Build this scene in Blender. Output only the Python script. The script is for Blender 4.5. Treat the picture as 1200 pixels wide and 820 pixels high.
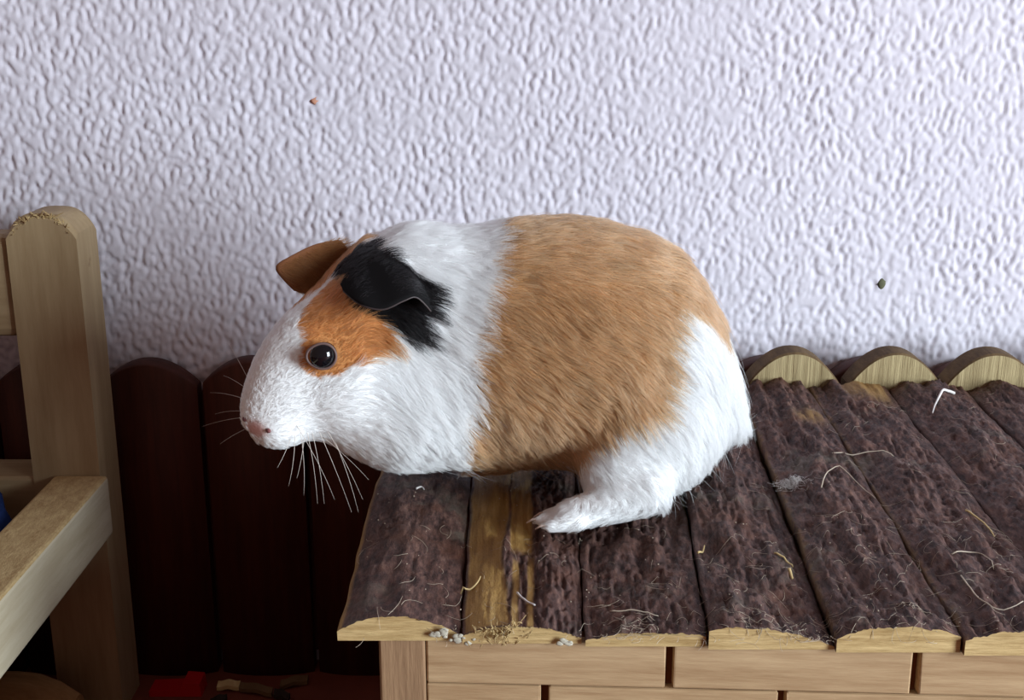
import bpy, bmesh, math
import numpy as np
from mathutils import Vector
from mathutils.bvhtree import BVHTree
from mathutils.kdtree import KDTree

for o in list(bpy.data.objects): bpy.data.objects.remove(o)
scene = bpy.context.scene
COL = scene.collection

# ------------------------------------------------------------------ camera
FPX, PITCH, CAMZ = 1400.0, math.radians(15.8), 0.472
cam_d = bpy.data.cameras.new('camera'); cam = bpy.data.objects.new('camera', cam_d); COL.objects.link(cam)
cam_d.sensor_width = 36; cam_d.sensor_fit = 'HORIZONTAL'; cam_d.lens = FPX / 1200 * 36
cam_d.clip_start = 0.01
cam.location = (0, 0, CAMZ); cam.rotation_euler = (math.pi / 2 - PITCH, 0, 0)
scene.camera = cam

# ------------------------------------------------------------------ light
world = bpy.data.worlds.new('world'); scene.world = world; world.use_nodes = True
wb = world.node_tree.nodes['Background']
wb.inputs[0].default_value = (1.0, 0.66, 0.58, 1); wb.inputs[1].default_value = 0.19
def area(name, loc, target, size, energy, color):
    d = bpy.data.lights.new(name, 'AREA'); d.shape = 'RECTANGLE'; d.size, d.size_y = size; d.energy = energy; d.color = color
    o = bpy.data.objects.new(name, d); COL.objects.link(o); o.location = loc
    o.rotation_euler = (Vector(target) - Vector(loc)).to_track_quat('-Z', 'Y').to_euler()
    return o
area('window_light', (2.05, -0.88, 0.72), (0.0, 0.65, 0.30), (0.80, 1.28), 114, (0.80, 0.92, 1.0))
vs = scene.view_settings
vs.view_transform = 'Standard'; vs.look = 'None'; vs.gamma = 1; vs.use_curve_mapping = False; vs.exposure = 0.0

# ------------------------------------------------------------------ helpers
rng = np.random.default_rng(7)
CAM = np.array([0, 0, CAMZ]); FW = np.array([0, math.cos(PITCH), -math.sin(PITCH)])
UP = np.array([0, math.sin(PITCH), math.cos(PITCH)]); RT = np.array([1.0, 0, 0])
def ray(px, py): return FW + (px - 600) / FPX * RT - (py - 410) / FPX * UP
def onY(px, py, Y): d = ray(px, py); return CAM + d * (Y / d[1])
def onZ(px, py, Z): d = ray(px, py); return CAM + d * ((Z - CAMZ) / d[2])
def sm(e0, e1, x): t = np.clip((x - e0) / (e1 - e0), 0, 1); return t * t * (3 - 2 * t)

def srgb(r, g, b):
    f = lambda c: (c / 255 / 12.92) if c <= 10 else ((c / 255 + .055) / 1.055) ** 2.4
    return (f(r), f(g), f(b), 1)

class NT:
    """small node-tree helper"""
    def __init__(s, name):
        s.m = bpy.data.materials.new(name); s.m.use_nodes = True
        s.t = s.m.node_tree; s.b = s.t.nodes['Principled BSDF']; s.out = s.t.nodes['Material Output']
    def n(s, typ, **kw):
        nd = s.t.nodes.new(typ)
        for k, v in kw.items():
            if k[0] == '_': setattr(nd, k[1:], v)
            else:
                key = int(k[1:]) if k[0] == 'i' and k[1:].isdigit() else k.replace('__', ' ')
                if hasattr(v, 'links') or isinstance(v, bpy.types.NodeSocket): s.t.links.new(v, nd.inputs[key])
                else: nd.inputs[key].default_value = v
        return nd
    def link(s, a, b): s.t.links.new(a, b)
    def coord(s, scale=(1, 1, 1)):
        tc = s.n('ShaderNodeTexCoord'); mp = s.n('ShaderNodeMapping'); mp.inputs['Scale'].default_value = scale
        s.link(tc.outputs['Object'], mp.inputs['Vector']); return mp.outputs['Vector']
    def noise(s, vec, scale, detail=4, rough=.6):
        return s.n('ShaderNodeTexNoise', Vector=vec, Scale=scale, Detail=detail, Roughness=rough).outputs['Fac']
    def ramp(s, fac, stops):
        r = s.n('ShaderNodeValToRGB'); s.link(fac, r.inputs['Fac']); e = r.color_ramp.elements
        while len(e) < len(stops): e.new(.5)
        for i, (p, c) in enumerate(stops): e[i].position = p; e[i].color = c
        return r.outputs['Color']
    def mix(s, fac, a, b, mode='MIX'):
        m = s.n('ShaderNodeMix', _data_type='RGBA', _blend_type=mode)
        for v, i in ((fac, 0), (a, 6), (b, 7)):
            if isinstance(v, bpy.types.NodeSocket): s.link(v, m.inputs[i])
            else: m.inputs[i].default_value = v
        return m.outputs[2]
    def bump(s, h, strength, dist, normal=None):
        b = s.n('ShaderNodeBump', Strength=strength, Distance=dist, Height=h)
        if normal: s.link(normal, b.inputs['Normal'])
        return b.outputs['Normal']
    def done(s, color=None, rough=.7, normal=None, spec=.3):
        if color is not None:
            if isinstance(color, bpy.types.NodeSocket): s.link(color, s.b.inputs['Base Color'])
            else: s.b.inputs['Base Color'].default_value = color
        s.b.inputs['Roughness'].default_value = rough; s.b.inputs['Specular IOR Level'].default_value = spec
        if normal: s.link(normal, s.b.inputs['Normal'])
        return s.m

def plain(name, col, rough=.6, spec=.3, var=.15, scale=60):
    t = NT(name); v = t.coord(); n = t.noise(v, scale)
    dk = tuple(c * (1 - var) for c in col[:3]) + (1,); lt = tuple(min(1, c * (1 + var)) for c in col[:3]) + (1,)
    return t.done(t.ramp(n, [(.3, dk), (.7, lt)]), rough, t.bump(n, .15, .001), spec)

def wood(name, dark, light, grain=(1, 1, 1), scale=40, rough=.65, bump=.3, blotch=None, spec=.25):
    t = NT(name); v = t.coord(grain)
    n = t.noise(v, scale, 6, .65); n2 = t.noise(v, scale * 3.3, 4, .7)
    c = t.ramp(n, [(.3, dark), (.52, tuple((a + b) / 2 for a, b in zip(dark, light))), (.72, light)])
    c = t.mix(.35, c, t.ramp(n2, [(.3, dark), (.7, light)]))
    if blotch:
        vb = t.coord(); nb = t.noise(vb, blotch[1], 3, .6)
        c = t.mix(t.ramp(nb, [(blotch[2], (0, 0, 0, 1)), (blotch[2] + .12, (1, 1, 1, 1))]), c, blotch[0])
    return t.done(c, rough, t.bump(n2, bump, .0008), spec)

def obj(name, mesh, mats, parent=None, smooth=True, **props):
    o = bpy.data.objects.new(name, mesh); COL.objects.link(o)
    if mats:
        for m in (mats if isinstance(mats, (list, tuple)) else [mats]):
            if m.name not in [x.name for x in mesh.materials if x]: mesh.materials.append(m)
    if smooth is not None:
        mesh.polygons.foreach_set('use_smooth', np.full(len(mesh.polygons), smooth))
    if parent: o.parent = parent
    for k, v in props.items(): o[k] = v
    return o
def empty(name, loc=(0, 0, 0), **props):
    o = bpy.data.objects.new(name, None); COL.objects.link(o); o.location = loc; o.empty_display_size = .02
    for k, v in props.items(): o[k] = v
    return o
def attach(child, parent):
    child.parent = parent; child.matrix_parent_inverse = parent_inv(parent)
def parent_inv(p):
    from mathutils import Matrix
    m = Matrix.Translation(p.location)
    if p.parent: m = Matrix.Translation(p.parent.location) @ m if False else m
    return m.inverted()

def pydata(name, V, Fc):
    m = bpy.data.meshes.new(name); m.from_pydata([tuple(map(float, v)) for v in V], [], [tuple(map(int, f)) for f in Fc]); m.update(); return m

def loft(name, rows, cap_mat=0, side_mat=0, closed=True):
    """rows: (R,N,3) loops -> closed tube with flat caps that have their own vertices"""
    rows = np.asarray(rows, float); R, N, _ = rows.shape
    V = rows.reshape(-1, 3); Fc = []; M = []
    for r in range(R - 1):
        for i in range(N):
            j = (i + 1) % N
            Fc.append((r * N + i, r * N + j, (r + 1) * N + j, (r + 1) * N + i)); M.append(side_mat)
    V = np.vstack([V, rows[0], rows[-1]])
    b = R * N
    Fc.append(tuple(range(b + N - 1, b - 1, -1))); M.append(cap_mat)
    Fc.append(tuple(range(b + N, b + 2 * N))); M.append(cap_mat)
    m = pydata(name, V, Fc)
    bm = bmesh.new(); bm.from_mesh(m); bmesh.ops.recalc_face_normals(bm, faces=bm.faces[:]); bm.to_mesh(m); bm.free()
    m.polygons.foreach_set('material_index', M)
    return m

def box(name, lo, hi, bev=.0015, jit=0, segs=2):
    bm = bmesh.new(); bmesh.ops.create_cube(bm, size=1)
    lo, hi = np.array(lo), np.array(hi)
    for v in bm.verts:
        v.co = Vector((lo + hi) / 2 + np.array(v.co) * (hi - lo) + rng.normal(0, 1, 3) * jit)
    if bev: bmesh.ops.bevel(bm, geom=bm.edges[:], offset=bev, segments=segs, affect='EDGES', profile=.5)
    m = bpy.data.meshes.new(name); bm.to_mesh(m); bm.free(); return m

def tubes_mesh(name, paths, r0, r1, sides=4):
    """list of (n,3) paths -> one mesh of tapering tubes"""
    V = []; Fc = []; base = 0
    for P in paths:
        P = np.asarray(P, float); n = len(P)
        T = np.gradient(P, axis=0); T /= np.linalg.norm(T, axis=1)[:, None] + 1e-12
        ref = np.array([.31, .17, .93]); A = np.cross(T, ref); A /= np.linalg.norm(A, axis=1)[:, None] + 1e-12; B = np.cross(T, A)
        for k in range(n):
            r = r0 + (r1 - r0) * k / (n - 1)
            for s in range(sides):
                an = 2 * math.pi * s / sides; V.append(P[k] + r * (math.cos(an) * A[k] + math.sin(an) * B[k]))
        for k in range(n - 1):
            for s in range(sides):
                q = (s + 1) % sides
                Fc.append((base + k * sides + s, base + k * sides + q, base + (k + 1) * sides + q, base + (k + 1) * sides + s))
        Fc.append(tuple(base + s for s in range(sides))[::-1]); Fc.append(tuple(base + (n - 1) * sides + s for s in range(sides)))
        base += n * sides
    return pydata(name, V, Fc)

def fft_noise(ny, nx, dy, dx, wl_y, wl_x, band=.45, seed=0):
    """band-limited noise field, wavelengths in metres"""
    g = np.random.default_rng(seed); w = np.fft.fft2(g.normal(size=(ny, nx)))
    ky = np.fft.fftfreq(ny, dy)[:, None] * wl_y; kx = np.fft.fftfreq(nx, dx)[None] * wl_x
    k = np.sqrt(ky ** 2 + kx ** 2); h = np.fft.ifft2(w * np.exp(-((k - 1) / band) ** 2)).real
    return h / h.std()
def fft_low(ny, nx, dy, dx, wl_y, wl_x, seed=0):
    g = np.random.default_rng(seed); w = np.fft.fft2(g.normal(size=(ny, nx)))
    ky = np.fft.fftfreq(ny, dy)[:, None] * wl_y; kx = np.fft.fftfreq(nx, dx)[None] * wl_x
    h = np.fft.ifft2(w * np.exp(-(ky ** 2 + kx ** 2))).real; return h / h.std()

# ------------------------------------------------------------------ materials
M = {}
# plaster wall
t = NT('plaster'); v = t.coord(); n = t.noise(v, 9, 3); n2 = t.noise(v, 500, 3)
M['plaster'] = t.done(t.mix(.5, t.ramp(n, [(.3, (.60, .565, .63, 1)), (.7, (.68, .64, .70, 1))]), (.65, .61, .68, 1)), .75, t.bump(n2, .12, .0006), .25)
# bark with bare wood mask
t = NT('bark'); v = t.coord((1, .30, 1)); v1 = t.coord()
n = t.noise(v, 330, 8, .72); n2 = t.noise(v1, 38, 4, .6); n3 = t.noise(t.coord((1, .6, 1)), 620, 5, .75)
c = t.ramp(n, [(.30, srgb(32, 21, 19)), (.45, srgb(72, 50, 46)), (.58, srgb(106, 77, 69)), (.78, srgb(158, 122, 104))])
c = t.mix(t.ramp(n2, [(.50, (0, 0, 0, 1)), (.68, (.55, .55, .55, 1))]), c, srgb(98, 58, 38))
c = t.mix(t.ramp(t.noise(v1, 24, 5, .7), [(.56, (0, 0, 0, 1)), (.68, (.6, .6, .6, 1))]), c, srgb(112, 104, 92))
at = t.n('ShaderNodeAttribute', _attribute_name='bare')
vb = t.coord((1, .05, 1)); nb = t.noise(vb, 330, 5, .7)
bare = t.ramp(nb, [(.25, srgb(116, 82, 38)), (.5, srgb(166, 128, 70)), (.75, srgb(196, 160, 100))])
c = t.mix(at.outputs['Fac'], c, bare)
M['bark'] = t.done(c, .62, t.bump(n3, .6, .0007, t.bump(n, .8, .0014)), .35)
M['cut'] = wood('sawn_end_grain', srgb(150, 118, 70), srgb(226, 196, 142), (.25, 1, 3.2), 150, .8, .6)
M['crest_cut'] = wood('sawn_crest_face', srgb(112, 92, 60), srgb(206, 186, 142), (3, 1, .10), 120, .8, 1.0)
M['crest_side'] = wood('weathered_bark_side', srgb(66, 48, 34), srgb(122, 98, 66), (1, .3, 1), 90, .8, .5)
M['board'] = wood('raw_softwood_board', srgb(152, 118, 84), srgb(200, 170, 132), (.10, 1, 1.5), 120, .75, .4)
M['hutpost'] = wood('raw_softwood_post', srgb(120, 90, 66), srgb(178, 144, 110), (1.4, 1, .10), 130, .75, .4)
M['backing'] = plain('dark_backing', srgb(112, 62, 34), .8)
M['stain'] = wood('brown_stained_wood', srgb(50, 22, 15), srgb(88, 42, 29), (1, 1, .08), 70, .55, .3, None, .3)
M['pine'] = wood('sanded_pine', srgb(140, 116, 84), srgb(176, 154, 120), (1, 1, .10), 55, .6, .15, (srgb(112, 80, 54), 42, .70))
M['pine_long'] = wood('sanded_pine_long', srgb(168, 152, 124), srgb(204, 194, 170), (1, .10, 1), 60, .6, .2)
M['pine_side'] = wood('sanded_pine_wide', srgb(140, 116, 84), srgb(176, 154, 120), (.10, 1, 1), 60, .6, .2)
M['chipped'] = wood('chipped_pine_edge', srgb(150, 120, 78), srgb(206, 182, 134), (1, .5, 1), 160, .85, .9)
M['floor'] = plain('terracotta_floor', srgb(118, 58, 42), .7, .3, .2, 14)
M['blue'] = plain('blue_fleece', srgb(22, 38, 78), .95, .1, .25, 300)
M['red'] = plain('red_plastic', srgb(190, 20, 28), .4, .4, .05)
M['hay'] = plain('straw', srgb(206, 180, 128), .7)
M['whitehair'] = plain('shed_white_hair', srgb(226, 220, 216), .6)
M['palehair'] = plain('shed_pale_hair', srgb(196, 180, 160), .6)
M['shaving'] = plain('wood_shaving', srgb(110, 84, 56), .8)
M['droppings'] = plain('dark_litter', srgb(46, 34, 24), .8)
M['chip'] = plain('grey_green_chip', srgb(92, 92, 70), .8)
M['ochre'] = plain('ochre_speck', srgb(206, 150, 126), .8)
M['glue'] = plain('dried_glue', srgb(182, 176, 160), .9)
M['log'] = wood('tan_log', srgb(120, 84, 48), srgb(186, 142, 92), (.12, 1, 1), 70, .8, .5)

# ------------------------------------------------------------------ setting
WALLY, FENY = 0.807, 0.784
# wall with real plaster relief: fine grid where the photograph looks, coarse beyond
x0, x1, z0, z1, st = -.60, .60, .14, .66, .00115
nx, nz = int((x1 - x0) / st) + 1, int((z1 - z0) / st) + 1
xs = np.linspace(x0, x1, nx); zs = np.linspace(z0, z1, nz)
h = fft_noise(nz, nx, st, st, .0104, .0074, .85, 3) + .35 * fft_low(nz, nx, st, st, .0042, .0034, 4) + .35 * fft_noise(nz, nx, st, st, .022, .013, .6, 5)
h = np.tanh(h * .75 + .5)                       # plateaus with narrow valleys
amp = .00080 * (1 + .12 * fft_low(nz, nx, st, st, .05, .05, 6))
edge = np.minimum.outer(sm(z0, z0 + .02, zs) * (1 - sm(z1 - .02, z1, zs)), sm(x0, x0 + .02, xs) * (1 - sm(x1 - .02, x1, xs)))
disp = h * amp * edge
XX, ZZ = np.meshgrid(xs, zs)
V = np.stack([XX, WALLY - disp, ZZ], -1).reshape(-1, 3)
idx = np.arange(nx * nz).reshape(nz, nx)
Q = np.stack([idx[:-1, :-1], idx[:-1, 1:], idx[1:, 1:], idx[1:, :-1]], -1).reshape(-1, 4)
outer = np.array([(-2.6, WALLY, 0), (2.6, WALLY, 0), (2.6, WALLY, 2.2), (-2.6, WALLY, 2.2)])
nv = len(V); V = np.vstack([V, outer])
ca, cb, cc, cd = idx[0, 0], idx[0, -1], idx[-1, -1], idx[-1, 0]
m = bpy.data.meshes.new('wall_back'); nq = len(Q)
m.vertices.add(len(V)); m.vertices.foreach_set('co', V.ravel())
extra = np.array([(nv, nv + 1, cb, ca), (nv + 1, nv + 2, cc, cb), (nv + 2, nv + 3, cd, cc), (nv + 3, nv, ca, cd)])
allq = np.vstack([Q, extra]); m.loops.add(allq.size); m.loops.foreach_set('vertex_index', allq.ravel().astype(np.int32))
m.polygons.add(len(allq)); m.polygons.foreach_set('loop_start', (np.arange(len(allq)) * 4).astype(np.int32))
m.update(calc_edges=True); m.validate()
wall = obj('wall_back', m, M['plaster'], kind='structure', label='white plaster wall with knobbly stippled relief')
def blob(name, c, r, mat, parent=None, seed=1, **p):
    bm = bmesh.new(); bmesh.ops.create_icosphere(bm, subdivisions=2, radius=1); g = np.random.default_rng(seed)
    for vv in bm.verts: vv.co = Vector(np.array(c) + np.array(vv.co) * np.array(r) * (1 + g.normal(0, .13)))
    m = bpy.data.meshes.new(name); bm.to_mesh(m); bm.free(); return obj(name, m, mat, parent, **p)
blob('stain_chip', onY(1033, 333, WALLY), (.0028, .0012, .0042), M['chip'], wall, 2)
blob('stain_speck', onY(370, 118, WALLY), (.0032, .0010, .0026), M['ochre'], wall, 3)
m = pydata('floor', [(-2.6, -1.6, 0), (2.6, -1.6, 0), (2.6, WALLY, 0), (-2.6, WALLY, 0)], [(0, 1, 2, 3)])
obj('floor', m, M['floor'], smooth=False, kind='structure', label='terracotta coloured floor in deep shade')

# ------------------------------------------------------------------ palisade of brown stained palings
def arched(name, xa, xb, yf, yb, zb, zv, zp, bulge=.006, n=17, bev=.002, power=2.0):
    rows = []
    for k in range(n):
        s = 2 * k / (n - 1) - 1; x = xa + (xb - xa) * k / (n - 1)
        zt = zp - (zp - zv) * abs(s) ** power; y = yf + bulge * abs(s) ** 2.4
        rows.append([(x, y, zb), (x, y, zt - bev), (x, y + bev, zt), (x, yb - bev, zt), (x, yb, zt - bev), (x, yb, zb)])
    return loft(name, rows)
fence = empty('palisade_edging', (0, FENY + .01, 0), label='row of dark brown stained palings with arched tops along the wall', category='fence')
pitch = .0716; xs0 = -.2165
for k in range(-6, 12):
    xa = xs0 + k * pitch; hz = rng.normal(0, .0015)
    o = obj('paling', arched('paling', xa + .0020, xa + pitch - .0020, FENY, FENY + .018, 0, .2245 + hz, .242 + hz), M['stain'])
    attach(o, fence)
o = obj('gap_backing', box('gap_backing', (xs0 - 6 * pitch, FENY + .016, .012), (xs0 + 12 * pitch, FENY + .0212, .215)), M['stain'], smooth=False); attach(o, fence)  # backing strip added behind the palings so the gaps between them stay dark

# ------------------------------------------------------------------ hut
ZB = .2265                                     # underside of the roof planks
hut = empty('wooden_hut', (.12, .60, 0), label='wooden hut with dark bark half-log roof under the guinea pig', category='hut')
fx = [-.0715, -.0210, .0285, .0785, .1290, .1790, .2290, .2790, .3290, .3790]
bx = [-.0740, -.0230, .0400, .1010, .1500, .1960, .2480, .3000, .3500, .4000]
thick = [(.0045, .0105, .0030, .45), (.0035, .0080, .0025, .42), (.0030, .0060, .0050, .55), (.0080, .0095, .0012, .22),
         (.0060, .0110, .0070, .48), (.0065, .0108, .0060, .5), (.005, .011, .005, .5), (.005, .010, .005, .5), (.005, .011, .005, .5)]
YB = .752
def yfront(x): return .4345 - .047 * (x + .071)
def plank(i):
    NU, NV = (84 if i == 1 else 44), 190; e0, pk, e1, pu = thick[i]
    L = YB - yfront(fx[i]); W = fx[i + 1] - fx[i]
    ridge = fft_noise(NV, NU, L / NV, W / NU, .060, .0040, .9, 20 + i); fine = fft_low(NV, NU, L / NV, W / NU, .0045, .0026, 40 + i)
    ridge = -np.maximum(ridge, 0) ** 1.3 + .3
    big = fft_low(NV, NU, L / NV, W / NU, .05, .012, 60 + i)
    jl = fft_low(NV, 4, L / NV, .01, .03, .001, 80 + i)[:, 0] * .00035; jr = fft_low(NV, 4, L / NV, .01, .03, .001, 90 + i)[:, 0] * .00035
    u = np.linspace(0, 1, NU)
    dome = np.where(u < pu, e0 + (pk - e0) * (1 - ((pu - u) / pu) ** 2.2), e1 + (pk - e1) * (1 - ((u - pu) / (1 - pu)) ** 2.2))
    rows = []; bare = []
    for r in range(NV):
        v_ = r / (NV - 1); xa = fx[i] + (bx[i] - fx[i]) * v_ + .0006 + jl[r]; xb = fx[i + 1] + (bx[i + 1] - fx[i + 1]) * v_ - .0006 + jr[r]
        x = xa + (xb - xa) * u; y = yfront(xa) + (YB - yfront(xa)) * v_ + 0 * u
        a = .00076 if i else .00028
        b = np.zeros(NU)
        if i == 1:
            wob = .03 * math.sin(9 * v_) + .02 * big[r, 0]
            b = (sm(.0, .03, u - .01) * (1 - sm(.36, .40, u + .10 * v_ * 0 + wob - .06 * (v_ > .0) * 0)))
            b = b * sm(0, .012, v_ + .0) + sm(.40, .42, u) * (1 - sm(.455, .475, u)) * (1 - sm(.16, .2, v_ + .02 * ridge[r].mean())) + sm(.53, .55, u) * (1 - sm(.585, .60, u)) * (1 - sm(.17, .22, v_))
            b = np.maximum(b, sm(.38, .40, u) * (1 - sm(.56, .60, u)) * sm(.2, .24, v_))
            b = np.clip(b, 0, 1)
        elif i == 0: b = (1 - sm(.012, .04, u + .012 * ridge[r])) * .9
        elif i in (4, 5): b = (1 - sm(.0, .03, u + .015 * fine[r])) * .35
        if i == 5: b = np.maximum(b, sm(.86, .97, v_) * sm(.3, .5, u) * (1 - sm(.85, 1, u)) * .7)
        if i == 4: b = np.maximum(b, np.exp(-(((u - .75) / .16) ** 2 + ((v_ - .80) / .035) ** 2)) * (.75 + .3 * ridge[r]))
        b = np.clip(b, 0, 1)
        dz = (ridge[r] * a + fine[r] * a * .75 + big[r] * a * .9) * (1 - .85 * b) - .0007 * b * (i == 1)
        dz = dz * sm(0, .015, np.full(NU, v_) + .004) * (.25 + .75 * sm(0, .10, u) * (1 - sm(.90, 1, u)))
        ye = y.copy()
        if r == 0: ye = y + rng.normal(0, .0004, NU)
        top = np.stack([x, ye, ZB + dome * (1 + .07 * big[r] * min(1, .25 + v_ * 8)) + dz], -1)
        bot = np.array([(xb, y[-1], ZB), (xb * .66 + xa * .34, y[0], ZB), (xb * .34 + xa * .66, y[0], ZB), (xa, y[0], ZB)])
        rows.append(np.vstack([top, bot])); bare.append(np.concatenate([b, [b[-1]] * 2 + [b[0]] * 2]))
    m = loft('roof_plank', rows, 1, 0)
    bare = np.concatenate([np.array(bare).ravel(), np.zeros(2 * (NU + 4))])
    at = m.attributes.new('bare', 'FLOAT', 'POINT'); at.data.foreach_set('value', bare.astype(np.float32))
    m.materials.append(M['bark']); m.materials.append(M['cut'])
    o = obj('roof_plank', m, None); attach(o, hut)
    return o
planks = [plank(i) for i in range(9)]
# a row of palings with pale sawn faces stands right behind the hut
crest = empty('log_edging', (.25, YB + .01, 0), label='row of rounded half-log palings with pale sawn faces behind the bark roof', category='fence')
for k, px in enumerate((810, 931, 1050, 1166, 1283)):
    c = onY(px, 440, YB + .001); w = .0615 + .002 * math.sin(3 * k)
    m = arched('half_log', c[0] - w / 2, c[0] + w / 2, YB + .0008, YB + .0205, 0, .2350, .2575 - .0004 * k, 0, 25, .0012, 2.1)
    for p in m.polygons: p.material_index = 1 if p.normal.y < -.8 else 0
    m.materials.append(M['crest_side']); m.materials.append(M['crest_cut'])
    attach(obj('half_log', m, None, smooth=False), crest)
# front wall
yw = lambda x: yfront(x) + .0035
def skew_box(name, xa, xb, za, zb, depth=.012, off=0., bev=.0009, yfun=yw):
    m = box(name, (xa, 0, za), (xb, depth, zb), bev)
    co = np.empty(len(m.vertices) * 3); m.vertices.foreach_get('co', co); co = co.reshape(-1, 3)
    co[:, 1] += yfun(co[:, 0]) + off + fft_jit(len(co)); m.vertices.foreach_set('co', co.ravel()); m.update(); return m
def fft_jit(n): return rng.normal(0, .00012, n)
attach(obj('corner_post', skew_box('corner_post', -.0545, -.0355, 0, ZB, .02, -.0005), M['hutpost'], smooth=False), hut)
ch = .0203; z = ZB - .0004; k = 0
while z > .004:
    zb = max(z - ch, .001)
    joints = [.0640, .1625, .262] if k % 2 == 0 else [.0135, .1100, .2090, .308]
    xa = -.0352
    for j in joints + [.345]:
        attach(obj('wall_board', skew_box('wall_board', xa, j - .0016, zb + .0004, z, .0056), M['board'], smooth=False), hut); xa = j + .0016
    z -= ch; k += 1
attach(obj('backing_panel', skew_box('backing_panel', -.04, .345, .001, ZB - .001, .006, .0055), M['backing'], smooth=False), hut)
attach(obj('corner_post', skew_box('corner_post', .345, .365, 0, ZB, .02, -.0005), M['hutpost'], smooth=False), hut)
for xx in (-.0545, .353):
    for q in range(6):
        attach(obj('side_board', box('side_board', (xx, .456, .001 + q * .0376), (xx + .012, .735, .001 + (q + 1) * .0376 - .0008), .001), M['hutpost'], smooth=False), hut)
attach(obj('corner_post', box('corner_post', (-.0545, .7355, 0), (-.0355, .751, ZB)), M['hutpost'], smooth=False), hut)
attach(obj('corner_post', box('corner_post', (.345, .7355, 0), (.365, .751, ZB)), M['hutpost'], smooth=False), hut)
# glue and frayed fibres at plank ends
def fray(px, py, n, spread, mat, nm):
    P = []
    c = onY(px, py, yfront(onY(px, py, .43)[0]) - .0006)
    for _ in range(n):
        s = c + np.array([rng.normal(0, spread), rng.normal(0, .0004), rng.normal(0, spread * .45)]); d = rng.normal(0, .0009, 3)
        P.append([s, s + d, s + 1.7 * d + rng.normal(0, .0004, 3)])
    attach(obj(nm, tubes_mesh(nm, P, .00028, .00012), mat, kind='stuff'), hut)
fray(585, 742, 90, .0052, M['chipped'], 'frayed_fibres'); 
for q in range(26):
    gx, gy, sx, sy = ((522, 744, 7, 4), (541, 751, 6, 3), (663, 751, 4, 4))[q % 3]; gx += rng.normal(0, sx); gy = min(gy + rng.normal(0, sy), 754); s_ = rng.uniform(.5, 1.2)
    c = onY(gx, gy, yfront(onY(gx, gy, .43)[0])); c[1] += .0002; attach(blob('glue_crumb', c, (.0017 * s_, .00045, .0011 * s_), M['glue'], None, 30 + q), hut)

# ------------------------------------------------------------------ pine frame on the left
frame = empty('pine_frame', (-.30, .75, 0), label='pale pine frame with a round-topped post and rails', category='wooden frame')
def add(nm, mesh, mat, smooth=False): o = obj(nm, mesh, mat, smooth=smooth); attach(o, frame); return o
add('post', arched('post', -.3155, -.2715, .735, .772, 0, .3390, .3515, .0, 21, .0035, 3.2), M['pine'], False)
add('back_rail', box('back_rail', (-.80, .7385, .271), (-.3145, .766, .3375), .006), M['pine_side'])
add('back_rail', box('back_rail', (-.80, .737, .140), (-.3145, .772, .176), .002), M['pine_side'])
r = add('side_rail', box('side_rail', (-.302, .16, .1365), (-.2660, .7355, .1785), .0030, 0, 3), M['pine_long'])
r.data.materials.append(M['chipped'])
for p in r.data.polygons:
    if p.normal.z > .6: p.material_index = 1
add('post', arched('post', -.3155, -.2715, .125, .161, 0, .3390, .3515, .0, 21, .0035, 3.2), M['pine'], False)
add('post', arched('post', -.8400, -.7960, .735, .772, 0, .3390, .3515, .0, 21, .0035, 3.2), M['pine'], False)
add('slat_base', box('slat_base', (-.80, .17, .090), (-.304, .734, .100), .002), M['pine_side'])
# rough chipped rim on the post top and the rail's upper edge
P = []
for k in range(150):
    s = rng.uniform(-1, 1); x = -.2935 + s * .0185; zt = .3508 - .0125 * abs(s) ** 3.2
    c = np.array([x, .7355 + abs(rng.normal(0, .0012)), zt - abs(rng.normal(.001, .0012))]); d = rng.normal(0, .0010, 3)
    P.append([c, c + d, c + d * 1.8])
o = obj('chipped_edge', tubes_mesh('chipped_edge', P, .0006, .0002), M['chipped'], smooth=False, kind='stuff'); attach(o, frame)

blanket_c = np.array([-.411, .622, .143])
bm = bmesh.new(); bmesh.ops.create_icosphere(bm, subdivisions=4, radius=1)
for vv in bm.verts:
    p = np.array(vv.co); q = np.sign(p) * np.abs(p) ** .42
    vv.co = Vector(blanket_c + q * np.array([.104, .106, .042]) * (1 + .06 * math.sin(7 * p[0] + 3 * p[1]) * math.cos(5 * p[1])) )
m = bpy.data.meshes.new('blanket'); bm.to_mesh(m); bm.free()
obj('blanket', m, M['blue'], label='bundled blue fleece blanket lying inside the pine frame', category='blanket')
# tan log at the floor
rows = []
for k, x in enumerate(np.linspace(-.42, -.288, 10)):
    r = .025 * (1 - .6 * max(0, (k - 6) / 3) ** 2); rows.append([(x,   .700 + r * math.cos(q), .0252 + r * math.sin(q)) for q in np.linspace(0, 2 * math.pi, 20, endpoint=False)])
obj('log', loft('log', rows), M['log'], label='rounded tan log on the floor beneath the pine side rail', category='log')
# red piece
c0 = onY(182, 796, .772); c1 = onY(240, 786, .772)
X0, X1 = c0[0], c1[0]; XM = X0 + (X1 - X0) * .62; H0, H1 = c0[2], c1[2]
rows = [[(X0, y, .0), (X0, y, H0), (XM, y, H0 + .001), (XM + .002, y, H1), (X1, y, H1 - .001), (X1 + .001, y, .0)] for y in (.756, .758, .772)]
obj('plastic_piece', loft('plastic_piece', rows), M['red'], smooth=False, label='small red plastic piece on the floor against the brown palings', category='plastic piece')
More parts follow.
